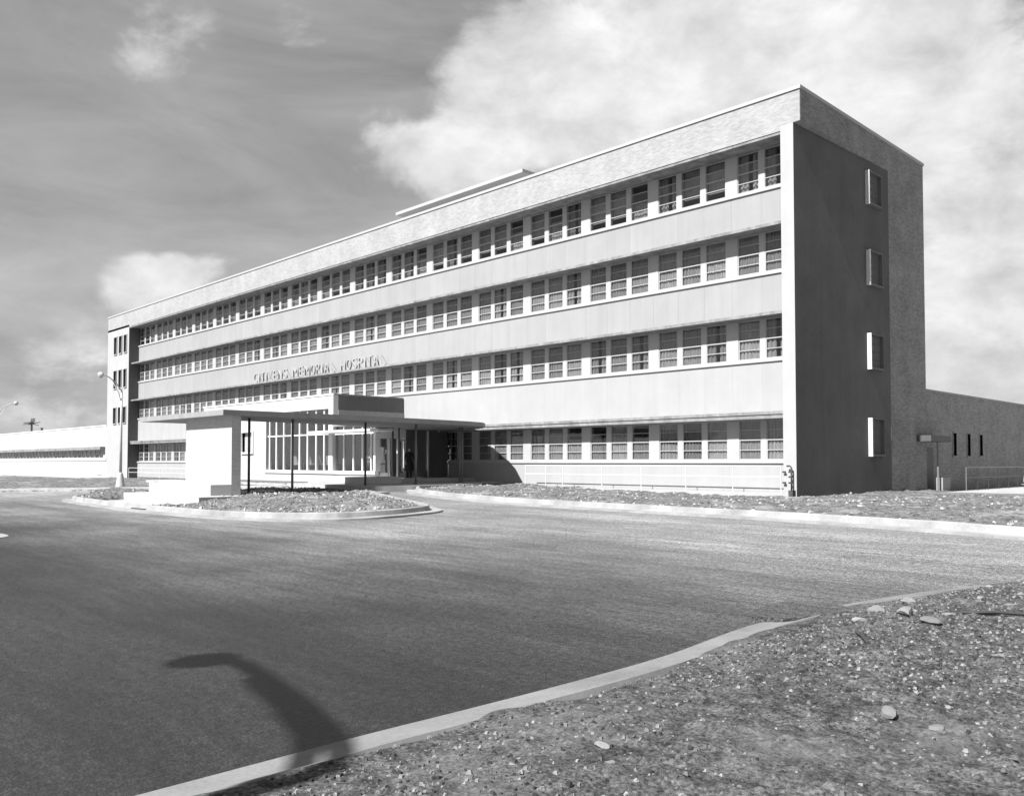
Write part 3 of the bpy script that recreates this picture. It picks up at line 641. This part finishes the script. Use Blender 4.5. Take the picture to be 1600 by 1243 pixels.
b_ = [(x + (.12 if x < -17 else -.05), y) for x, y in CP]
MB().box(-20.1, -15.76, -16.5, -16.1, ZW + .001, 3.339).build('pylon', 'brick_pylon', cn)
for i, (x, y, r, mt, zb) in enumerate([(-17, -15.11, .055, 'dark_metal', ZW), (-17, -13.05, .055, 'post_metal', ZW), (-17, -9.2, .055, 'dark_metal', ZW), (-17, -6.2, .055, 'post_metal', ZP), (-18.2, -2.1, .05, 'post_metal', ZP), (-18.6, -1.95, .05, 'post_metal', ZP), (-21.3, -4.45, .05, 'dark_metal', .57), (-21.2, -4.1, .05, 'post_metal', .57)]):
    m = MB(); m.tube([(x, y, zb + .002), (x, y, 3.339)], r, 10); po = m.build('post', mt, cn, True); MB().box(x - .1, x + .1, y - .1, y + .1, zb + .001, zb + .02).build('base_plate', mt, po)
o = MB().box(-21.9, -15.758, -17.37, -16.502, ZW + .001, .56).build('planter_wall', 'white_wall'); tag(o, 'low white block wall at the foot of the brick pylon', 'wall')
o = MB().box(-19.95, -19.0, -8.4, -5.6, ZP + .001, .72).build('planter_wall', 'white_wall'); tag(o, 'low cheek wall beside the entrance steps under the canopy', 'wall')

# ------------------------------------------------------------------ railings, standpipe
def railing(label, pts, h, zs, mat, r=.022, lab2='railing'):
    t = thing('pipe_railing', label, 'railing', (pts[0][0], pts[0][1], zs[0]))
    for (x, y), z in zip(pts, zs): MB().tube([(x, y, z - .15), (x, y, z + h)], r, 6).build('post', mat, t)
    for k in (1.0, .56): MB().tube([(x, y, z + h * k) for (x, y), z in zip(pts, zs)], r, 6).build('rail', mat, t)
    return t
def zlev(a, b, n): return [a + (b - a) * i / (n - 1) for i in range(n)]
px = [-15.6, -14.1, -12.9, -10.3, -7.9, -5.4, -3.0, -.75]
railing('white pipe railing along the base of the facade beside the canopy', [(x, .12) for x in px], 1.02, [.27 - .0 * i for i in range(8)], 'white_paint')
railing('white pipe railing across the recess beside the stair tower', [(-72.0 + 2.6 * i, .12) for i in range(11)], 1.0, [-.1] * 11, 'white_paint')
railing('white pipe railing along the front of the low white wing', [(-79.5 - 2.6 * i, -.4) for i in range(16)], 1.0, [-.45] * 16, 'white_paint')
railing('thin pipe railing in front of the shaded brick wing', [(1.5, 15.2 + 1.75 * i) for i in range(14)], 1.18, [0.0] * 14, 'post_metal')
tag(MB().box(-15.6, -.58, .02, .9, -.4, .17).build('area_kerb', 'render_white'), kind='structure')
sp = thing('standpipe', 'dark bent standpipe with two outlets at the building corner', 'pipe', (-.14, -.16, 0))
MB().tube([(-.34, -.16, 1.30), (-.2, -.16, 1.30), (-.14, -.16, 1.24), (-.14, -.16, .3)], .035, 8).build('pipe', 'rust', sp, True)
MB().box(-.23, -.04, -.26, -.01, -.15, .32).build('box', 'rust', sp)
for z in (1.06, .86, .62):
    MB().tube([(-.26, -.16, z), (-.1, -.16, z)], .036, 8).build('coupling', 'rust', sp)
for z in (1.06, .62):
    MB().tube([(-.56, -.1, z), (-.42, -.1, z)], .036, 8).build('outlet_cap', 'rust', sp); MB().tube([(-.49, -.1, z), (-.49, .02, z)], .03, 6).build('outlet_stub', 'rust', sp)

# ------------------------------------------------------------------ street lamps
lampz = Ef(-31.0, -14.0)
def lamp(x, y, label, rot=0):
    z = Ef(x, y); t = thing('street_lamp', label, 'street lamp', (x, y, z + .02), rotz=rot, local=True)
    MB().lathe((0, 0, 0), [(.0, -.3), (.27, -.3), (.27, .1), (.24, .16), (.19, .55), (.12, .8), (.10, .86), (.0, .86)], 14).build('base', 'galvanised', t, True)
    MB().tube([(0, 0, .8), (0, 0, 3.5), (0, 0, 5.75)], [.085, .07, .055], 10).build('pole', 'galvanised', t, True)
    MB().tube([(0, 0, 5.3), (.03, -.05, 5.62), (.18, -.38, 6.0), (.4, -.85, 6.3), (.55, -1.25, 6.4)], .032, 8).build('arm', 'galvanised', t, True)
    MB().tube([(0, 0, 4.9), (.10, -.2, 5.45), (.3, -.62, 6.1)], .025, 8).build('brace', 'galvanised', t, True)
    MB().tube([(0, 0, 5.7), (.12, -.25, 5.72)], .025, 8).build('brace', 'galvanised', t, True)
    hd = MB(); hd.lathe((.6, -1.36, 6.37), [(.0, .17), (.08, .16), (.15, .09), (.18, .0)], 14); ho = hd.build('lamp_head', 'galvanised', t, True)
    MB().lathe((.6, -1.36, 6.37), [(.17, -.005), (.15, -.1), (.09, -.16), (.0, -.18)], 14).build('globe', 'lamp_glass', ho, True)
    return t
lamp(-34.5, -14.1, 'tall pale street lamp with a curved arm standing before the stair tower')
lamp(-61.6, -14.06, 'far street lamp whose head reaches in beyond the low white wing', math.radians(112))
# roof aerial and vent on the wing
an = thing('roof_aerial', 'spreading aerial on a short mast above the low white wing', 'antenna', (-135, 8, 5.1))
MB().tube([(-135, 8, 5.1), (-135, 8, 7.9)], .16, 6).build('mast', 'dark_metal', an)
for i in range(7):
    a = i * .45 - 1.3; MB().tube([(-135 - 1.6 * math.cos(a), 8 - 1.2 * math.sin(a), 7.45 + .12 * (i % 3)), (-135 + 1.6 * math.cos(a), 8 + 1.2 * math.sin(a), 7.75 + .1 * (i % 4))], .05, 5).build('element', 'dark_metal', an)
for i in range(5): MB().tube([(-135 - .9 + .45 * i, 8.0, 7.5), (-135 - 1.0 + .5 * i, 8.2, 8.5)], .05, 5).build('element', 'dark_metal', an)
vp = thing('vent_pipe', 'short dark vent pipe rising from the low wing roof', 'pipe', (-129.6, 8, 5.1)); MB().tube([(-129.6, 8, 5.1), (-129.6, 8, 6.75)], .16, 8).build('pipe', 'dark_metal', vp); MB().lathe((-129.6, 8, 6.7), [(.0, .14), (.22, .1), (.22, 0), (0, 0)], 8).build('cap', 'dark_metal', vp)
# kerb inlet and a neighbouring island nose
o = MB().box(-14.5, -13.35, -20.9, -20.62, -.245, -.16).build('drain_inlet', 'rust'); tag(o, 'dark slot of a drain inlet in the island kerb', 'drain')
kerb('kerb', [(-10.1, -31.0), (-7.2, -29.7), (-5.6, -28.4), (-5.1, -27.5), (-5.8, -27.1), (-8.1, -27.5), (-10.6, -28.3)], [(-.3, -.02), (-.3, .012), (.0, .03), (.03, .1), (.18, .1), (.2, 0)], 'kerb_concrete')
tag(earth('earth_nose', [(-10.1, -30.7), (-7.3, -29.4), (-5.9, -28.3), (-5.6, -27.6), (-8.1, -27.7), (-10.6, -28.5)], rngs((-11, -5, .12)), rngs((-31.5, -27, .12)), lambda X, Y: R(X, Y) + .06, .03, .6, 'earth_far', seed=44), kind='structure')
# ------------------------------------------------------------------ vehicles
def loft(secs, n=20, ex=4.0):
    m = MB()
    for (y, hw, z0, z1) in secs:
        for k in range(n):
            a = 2 * math.pi * k / n; c, s = math.cos(a), math.sin(a)
            m.v.append((hw * math.copysign(abs(c) ** (2 / ex), c), y, (z0 + z1) / 2 + (z1 - z0) / 2 * math.copysign(abs(s) ** (2 / ex), s)))
    for i in range(len(secs) - 1):
        for k in range(n): m.f.append((i * n + k, i * n + (k + 1) % n, (i + 1) * n + (k + 1) % n, (i + 1) * n + k))
    m.f.append(tuple(range(n))); e = (len(secs) - 1) * n; m.f.append(tuple(e + k for k in range(n))[::-1]); return m
def wheels(t, ys, hw, r):
    for y in ys:
        for sx in (-1, 1):
            m = MB(); prof = [(.0, -.1), (r * .6, -.1), (r * .95, -.09), (r, -.05), (r, .05), (r * .95, .09), (r * .6, .1), (0, .1)]
            m.lathe((0, 0, 0), prof, 20); m.v = [(sx * (hw - .08) + z, y + x, r + yy) for x, yy, z in m.v]; wo = m.build('wheel', 'rubber', t, True)
            h = MB(); h.lathe((0, 0, 0), [(0, .13), (r * .3, .12), (r * .55, .105)], 14); h.v = [(sx * (hw - .08) + sx * z, y + x, r + yy) for x, yy, z in h.v]; h.build('hubcap', 'chrome', wo, True)
def sedan(loc, rot, label):
    t = thing('parked_car', label, 'car', loc, rotz=rot, local=True)
    loft([(-2.42, .6, .42, .72), (-2.36, .78, .32, .86), (-2.1, .86, .26, .95), (-1.5, .9, .24, 1.0), (-.7, .92, .24, 1.03), (.8, .92, .24, 1.03), (1.5, .9, .25, 1.0), (2.15, .84, .3, .93), (2.36, .74, .36, .84), (2.42, .6, .45, .74)]).build('body', 'car_paint', t, True)
    loft([(-1.02, .74, .95, 1.03), (-.62, .73, .95, 1.34), (-.35, .70, .95, 1.49), (.3, .69, .95, 1.54), (.85, .69, .95, 1.50), (1.25, .72, .95, 1.30), (1.6, .76, .95, 1.04)], 20, 3.2).build('roof', 'car_paint', t, True)
    for sx in (-1, 1):
        for y0, y1 in ((-.5, .2), (.28, .95)):
            m = MB(); m.v = [(sx * .735, y0, 1.06), (sx * .735, y1, 1.06), (sx * .70, y1 - .05, 1.40), (sx * .70, y0 + .12, 1.40)]; m.v += [(x + sx * .012, y, z) for x, y, z in m.v]; m.f = [(0, 1, 2, 3), (7, 6, 5, 4), (0, 4, 5, 1), (1, 5, 6, 2), (2, 6, 7, 3), (3, 7, 4, 0)]; m.build('side_window', 'dark_metal', t)
        h = MB(); h.lathe((0, 0, 0), [(0, .08), (.06, .07), (.1, .04), (.11, 0)], 14); h.v = [(sx * .66 + x, -2.40 - z, .74 + y) for x, y, z in h.v]; h.build('headlight', 'lamp_glass', t, True)
    m = MB(); m.v = [(-.62, -1.0, 1.05), (.62, -1.0, 1.05), (.56, -.45, 1.44), (-.56, -.45, 1.44)]; m.v += [(x, y - .03, z + .02) for x, y, z in m.v]; m.f = [(0, 1, 2, 3), (7, 6, 5, 4), (0, 4, 5, 1), (1, 5, 6, 2), (2, 6, 7, 3), (3, 7, 4, 0)]; m.build('windscreen', 'dark_metal', t)
    for y in (-2.5, 2.5): MB().tube([(-.88, y * .97, .48), (-.6, y, .46), (.6, y, .46), (.88, y * .97, .48)], .06, 8).build('bumper', 'chrome', t, True)
    m = MB()
    for k in range(5): m.box(-.45, .45, -2.44, -2.41, .5 + .06 * k, .53 + .06 * k)
    m.build('grille', 'chrome', t)
    wheels(t, (-1.5, 1.45), .88, .34); return t
sedan((5.35, 15.4, -.02), math.radians(4), 'pale rounded sedan parked beside the shaded brick wing')
# a taller lamp of the same make stands behind the near gutter; its arm reaches over the drive and throws the hooked shadow
t = thing('street_lamp', 'tall street lamp with a long curved arm over the drive by the near gutter', 'street lamp', (12.78, -35.0, -.15), local=True)
MB().lathe((0, 0, 0), [(.0, -.3), (.3, -.3), (.3, .1), (.26, .16), (.2, .6), (.13, .9), (.0, .9)], 14).build('base', 'galvanised', t, True)
MB().tube([(0, 0, .8), (0, 0, 3.5), (0, 0, 5.5)], [.11, .10, .09], 10).build('pole', 'galvanised', t, True)
MB().tube([(0, 0, 5.3), (-.12, 0, 5.6), (-.6, 0, 5.85), (-1.5, 0, 6.14), (-2.4, 0, 6.34), (-2.9, 0, 6.42), (-3.25, 0, 6.40)], .075, 8).build('arm', 'galvanised', t, True)
MB().tube([(0, 0, 4.75), (-.25, 0, 5.38), (-.8, 0, 5.76), (-1.6, 0, 6.04), (-2.4, 0, 6.24)], .075, 8).build('brace', 'galvanised', t, True)
MB().tube([(-.5, 0, 5.6), (-.55, 0, 5.84)], .04, 6).build('strut', 'galvanised', t, True)
ho = MB().lathe((-3.25, 0, 6.28), [(.0, .2), (.12, .17), (.24, .05), (.27, -.06)], 14).build('lamp_head', 'galvanised', t, True)
MB().lathe((-3.25, 0, 6.28), [(.25, -.065), (.2, -.2), (.1, -.3), (.0, -.33)], 14).build('globe', 'lamp_glass', ho, True)

# ------------------------------------------------------------------ people
def person(loc, rot, label, top, legs, skirt=False, reach=0.0):
    t = thing('person', label, 'person', loc, rotz=rot, local=True)
    V = []; Rr = []; Ed = []
    def add(p, r, par=None):
        V.append(p); Rr.append(r); i = len(V) - 1
        if par is not None: Ed.append((par, i))
        return i
    pel = add((0, 0, .95), (.16, .11)); wa = add((0, .01, 1.12), (.135, .095), pel); ch = add((0, .0, 1.32), (.165, .115), wa); up = add((0, .01, 1.45), (.12, .085), ch)
    nk = add((0, .0, 1.53), (.052, .055), up); hd = add((0, -.02, 1.62), (.072, .085), nk); tp = add((0, -.01, 1.72), (.062, .075), hd); add((0, -.11, 1.60), (.018, .02), hd)
    for s in (-1, 1):
        sh = add((s * .19, .0, 1.41), (.06, .06), up); el = add((s * .25, .03 - reach * .1 * (s > 0), 1.14), (.045, .045), sh); wr_ = add((s * .25, -.09 - reach * .3 * (s > 0), .93 + reach * .15 * (s > 0)), (.03, .03), el)
        pm = add((s * .25, -.12 - reach * .36 * (s > 0), .86 + reach * .17 * (s > 0)), (.034, .022), wr_)
        for k in range(4): f1 = add((s * .25 + (k - 1.5) * .019, -.135 - reach * .4 * (s > 0), .80 + reach * .17 * (s > 0)), (.0095, .0095), pm); add((s * .25 + (k - 1.5) * .019, -.15 - reach * .42 * (s > 0), .755 + .006 * abs(k - 1.5) + reach * .16 * (s > 0)), (.008, .008), f1)
        th = add((s * .22, -.15 - reach * .36 * (s > 0), .845 + reach * .17 * (s > 0)), (.011, .011), pm); add((s * .215, -.17 - reach * .38 * (s > 0), .81 + reach * .17 * (s > 0)), (.009, .009), th)
        hp = add((s * .09, 0, .88), (.095, .1), pel); kn = add((s * .1, -.02, .50), (.062, .065), hp); an_ = add((s * .1, .02, .09), (.04, .045), kn); toe = add((s * .115, -.12, .035), (.042, .03), an_)
    me = bpy.data.meshes.new('body'); me.from_pydata(V, Ed, []); o = bpy.data.objects.new('tmp', me); COL.objects.link(o)
    md = o.modifiers.new('s', 'SKIN'); me.skin_vertices[0].data[0].use_root = True
    for i, r in enumerate(Rr): me.skin_vertices[0].data[i].radius = r
    sb = o.modifiers.new('u', 'SUBSURF'); sb.levels = 1; sb.render_levels = 1
    dg = bpy.context.evaluated_depsgraph_get(); dg.update(); m2 = bpy.data.meshes.new_from_object(o.evaluated_get(dg)); bpy.data.objects.remove(o)
    m2.materials.clear()
    for k in (top, legs, 'skin', 'hair', 'rubber'): m2.materials.append(M[k])
    idx = []
    for p in m2.polygons:
        c = p.center; a = 0
        if c.z < .1: a = 4
        elif c.z < .93 and abs(c.x) < .2: a = 1
        if abs(c.x) > .195 and c.z < .92 + reach * .15: a = 2
        if c.z > 1.5: a = 2
        if c.z > 1.66 or (c.z > 1.58 and c.y > .02): a = 3
        idx.append(a)
    m2.polygons.foreach_set('material_index', idx); m2.polygons.foreach_set('use_smooth', [True] * len(idx)); m2.name = 'body'
    zmin = min(v.co.z for v in m2.vertices)
    for v in m2.vertices: v.co.z -= zmin
    bo = link('body', m2, t)
    if skirt: MB().lathe((0, 0, -zmin), [(.17, .98), (.21, .85), (.26, .55), (.25, .42)], 16).build('skirt', top, t, True)
    return t
person((-22.3, -2.55, .571), math.radians(70), 'person in dark clothes standing at the open entrance door', 'cloth_dark', 'cloth_dark', True, reach=.5)
person((-26.1, -2.5, .871), math.radians(10), 'person in a white uniform standing behind the vestibule glass', 'cloth_white', 'cloth_white', True)
# lobby chairs
def chair(x, y, rot, label):
    t = thing('lobby_chair', label, 'chair', (x, y, .871), 'chairs inside the lobby', rot, True)
    for sx in (-.22, .22):
        for sy in (-.22, .22): MB().tube([(sx, sy, 0), (sx * .95, sy * .95, .42)], .018, 6).build('leg', 'chrome', t)
    MB().box(-.27, .27, -.27, .27, .42, .52).build('seat', 'upholstery', t)
    m = MB(); m.v = [(-.27, .2, .5), (.27, .2, .5), (.27, .28, .5), (-.27, .28, .5), (-.25, .34, .98), (.25, .34, .98), (.25, .41, .98), (-.25, .41, .98)]; m.f = [(0, 3, 2, 1), (4, 5, 6, 7), (0, 1, 5, 4), (1, 2, 6, 5), (2, 3, 7, 6), (3, 0, 4, 7)]; m.build('backrest', 'upholstery', t)
for x, r in ((-32.9, 190), (-31.0, 165), (-29.7, 150), (-28.8, 200)): chair(x, -3.45, math.radians(r), 'pale upholstered chair with its back to the lobby glazing')

# ------------------------------------------------------------------ stones, rubble and gravel
def rockmesh(seed, flat):
    bm = bmesh.new(); bmesh.ops.create_icosphere(bm, subdivisions=2, radius=.5); r = random.Random(seed)
    cuts = [(Vector((r.gauss(0, 1), r.gauss(0, 1), r.gauss(0, 1))).normalized(), r.uniform(.24, .42)) for _ in range(9)]
    for v in bm.verts:
        for n, d in cuts:
            k = v.co.dot(n)
            if k > d: v.co -= n * (k - d)
        v.co = Vector((v.co.x * r.uniform(.95, 1.05), v.co.y * r.uniform(.95, 1.05) * .8, v.co.z * flat))
    me = bpy.data.meshes.new('rock'); bm.to_mesh(me); bm.free(); me.materials.append(M['stone']); return me
ROCKS = [rockmesh(i, random.uniform(.4, .8)) for i in range(10)]
def nz(x, y): return float(surf('earth_patch', x, y))
big = [(13.11, -23.74, .20, 'pale angular rock standing up by the gutter edge'), (13.14, -24.2, .13, 'small rounded rock beside the pale angular rock'), (13.45, -23.85, .24, 'flat dark-edged stone lying on the rubble ridge'), (13.8, -24.2, .20, 'light chunk of rubble in the middle of the stone heap'), (13.7, -28.77, .09, 'pale rock on the dark soil by the gutter bottom end'), (14.9, -27.2, .12, 'flat pale slab of stone lying alone on bare soil'), (14.6, -27.15, .13, 'grey half-buried rock beside the flat pale slab'), (13.05, -22.75, .17, 'brown-grey flat rock near the broken gutter')]
for i, (x, y, s, lab) in enumerate(big):
    o = link('rock', ROCKS[i], None, (x, y, nz(x, y) + s * .1), random.uniform(0, 6)); o.scale = (s * 1.25, s, s); tag(o, lab, 'rock')
for i in range(130):
    if i < 75: x = random.gauss(14.1, .75); y = random.gauss(-23.6, 1.3); s = random.uniform(.04, .13)
    else: x = random.uniform(12.9, 17.2); y = random.uniform(-29.5, -20.5); s = random.uniform(.03, .075)
    if x < 12.95: x = 12.95 + random.random()
    o = link('rock', ROCKS[i % 10], None, (x, y, nz(x, y) - .005), random.uniform(0, 6)); o.scale = (s * random.uniform(.9, 1.4), s, s * random.uniform(.7, 1.1)); tag(o, 'loose pale stone scattered over the bare soil beside the gutter', 'rock', 'loose stones on the bare soil')
def gravel(name, n, fx, smin, smax, mat, label, cat='gravel'):
    base = np.array([(-.5, -.35, 0), (.4, -.45, 0), (.55, .3, 0), (-.3, .5, 0), (-.3, -.2, .45), (.25, -.15, .55), (.2, .25, .4), (-.2, .3, .5)]); fc = np.array([(0, 1, 5, 4), (1, 2, 6, 5), (2, 3, 7, 6), (3, 0, 4, 7), (4, 5, 6, 7)])
    P = fx(n); n = len(P); s = np.exp(rng.uniform(np.log(smin), np.log(smax), n)); a = rng.uniform(0, 6.28, n)
    jit = rng.uniform(.75, 1.25, (n, 8, 3)); b = base[None] * jit * s[:, None, None]; ca, sa = np.cos(a)[:, None], np.sin(a)[:, None]
    v = np.stack([b[..., 0] * ca - b[..., 1] * sa, b[..., 0] * sa + b[..., 1] * ca, b[..., 2]], -1) + P[:, None]
    f = (fc[None] + (np.arange(n) * 8)[:, None, None]).reshape(-1, 4)
    me = bpy.data.meshes.new(name); me.from_pydata(v.reshape(-1, 3).tolist(), [], f.tolist()); me.materials.append(M[mat]); me.update()
    return tag(link(name, me), label, cat, kind='stuff')
def nearpts(n):
    x = rng.uniform(12.75, 18.5, n); y = rng.uniform(-31.5, -18.5, n); k = (fbm(x, y, .5, 3, 77) + .25 * np.exp(-((x - 14.1) / 1.2) ** 2 - ((y + 23.6) / 2) ** 2)) > rng.uniform(-.3, .3, n)
    d = polydist(x, y, nearpoly); k &= d > .06; x = x[k]; y = y[k]; return np.stack([x, y, surf('earth_patch', x, y) - .004], -1)
g = G('gravel_stone'); ri = g.n.new('ShaderNodeNewGeometry').outputs['Random Per Island']; g.col(g.rng(g.math('POWER', ri, 2.2), 0, 1, .03, .27)).set(.9, .2)
g = G('rubble_stone'); ri = g.n.new('ShaderNodeNewGeometry').outputs['Random Per Island']; g.col(g.rng(ri, 0, 1, .06, .42)).set(.9, .2)
gravel('gravel', 60000, nearpts, .006, .034, 'gravel_stone', 'fine gravel and clods strewn over the dark soil patch')
def islpts(n):
    x = rng.uniform(-25, -4.3, n); y = rng.uniform(-20.6, -10.5, n); d = polydist(x, y, islpoly); k = (d > .02) & (fbm(x, y, .6, 3, 5) + .35 * np.exp(-(d / .9) ** 2) > rng.uniform(-.25, .35, n)); x = x[k]; y = y[k]; k = ~((x > -22.3) & (x < -14.2) & (y < -18)); x = x[k]; y = y[k]; return np.stack([x, y, surf('earth_island', x, y) - .01], -1)
gravel('rubble', 5000, islpts, .03, .14, 'rubble_stone', 'pale rubble lying on the earth inside the kerbed island')
def farpts(n):
    x = rng.uniform(-16, 14, n); y = rng.uniform(-13, 7, n); d = polydist(x, y, farpoly); k = (d > .02) & ((x > .5) | (y < .6)) & (fbm(x, y, .5, 3, 8) + .3 * np.exp(-(d / .8) ** 2) > rng.uniform(-.2, .4, n)); x = x[k]; y = y[k]; return np.stack([x, y, surf('earth_bank', x, y) - .01], -1)
gravel('rubble', 9000, farpts, .03, .13, 'rubble_stone', 'pale rubble strewn over the earth bank below the facade')
def cl(n):
    x = rng.uniform(-8, 13, n); y = rng.uniform(-31, -12, n); return np.stack([x, y, R(x, y)], -1)
for (x, y, a, L) in ((14.15, -23.5, .5, .3), (13.6, -25.2, 2.2, .22)):
    z = nz(x, y) + .01; o = MB().tube([(x - L * math.cos(a), y - L * math.sin(a), z), (x, y, z + .02), (x + L * math.cos(a), y + L * math.sin(a), z + .01)], .018, 6).build('stick', 'timber')
    tag(o, 'dark broken stick lying across the rubble ridge' if L > .25 else 'short dark stick lying on bare soil below the rubble', 'stick')
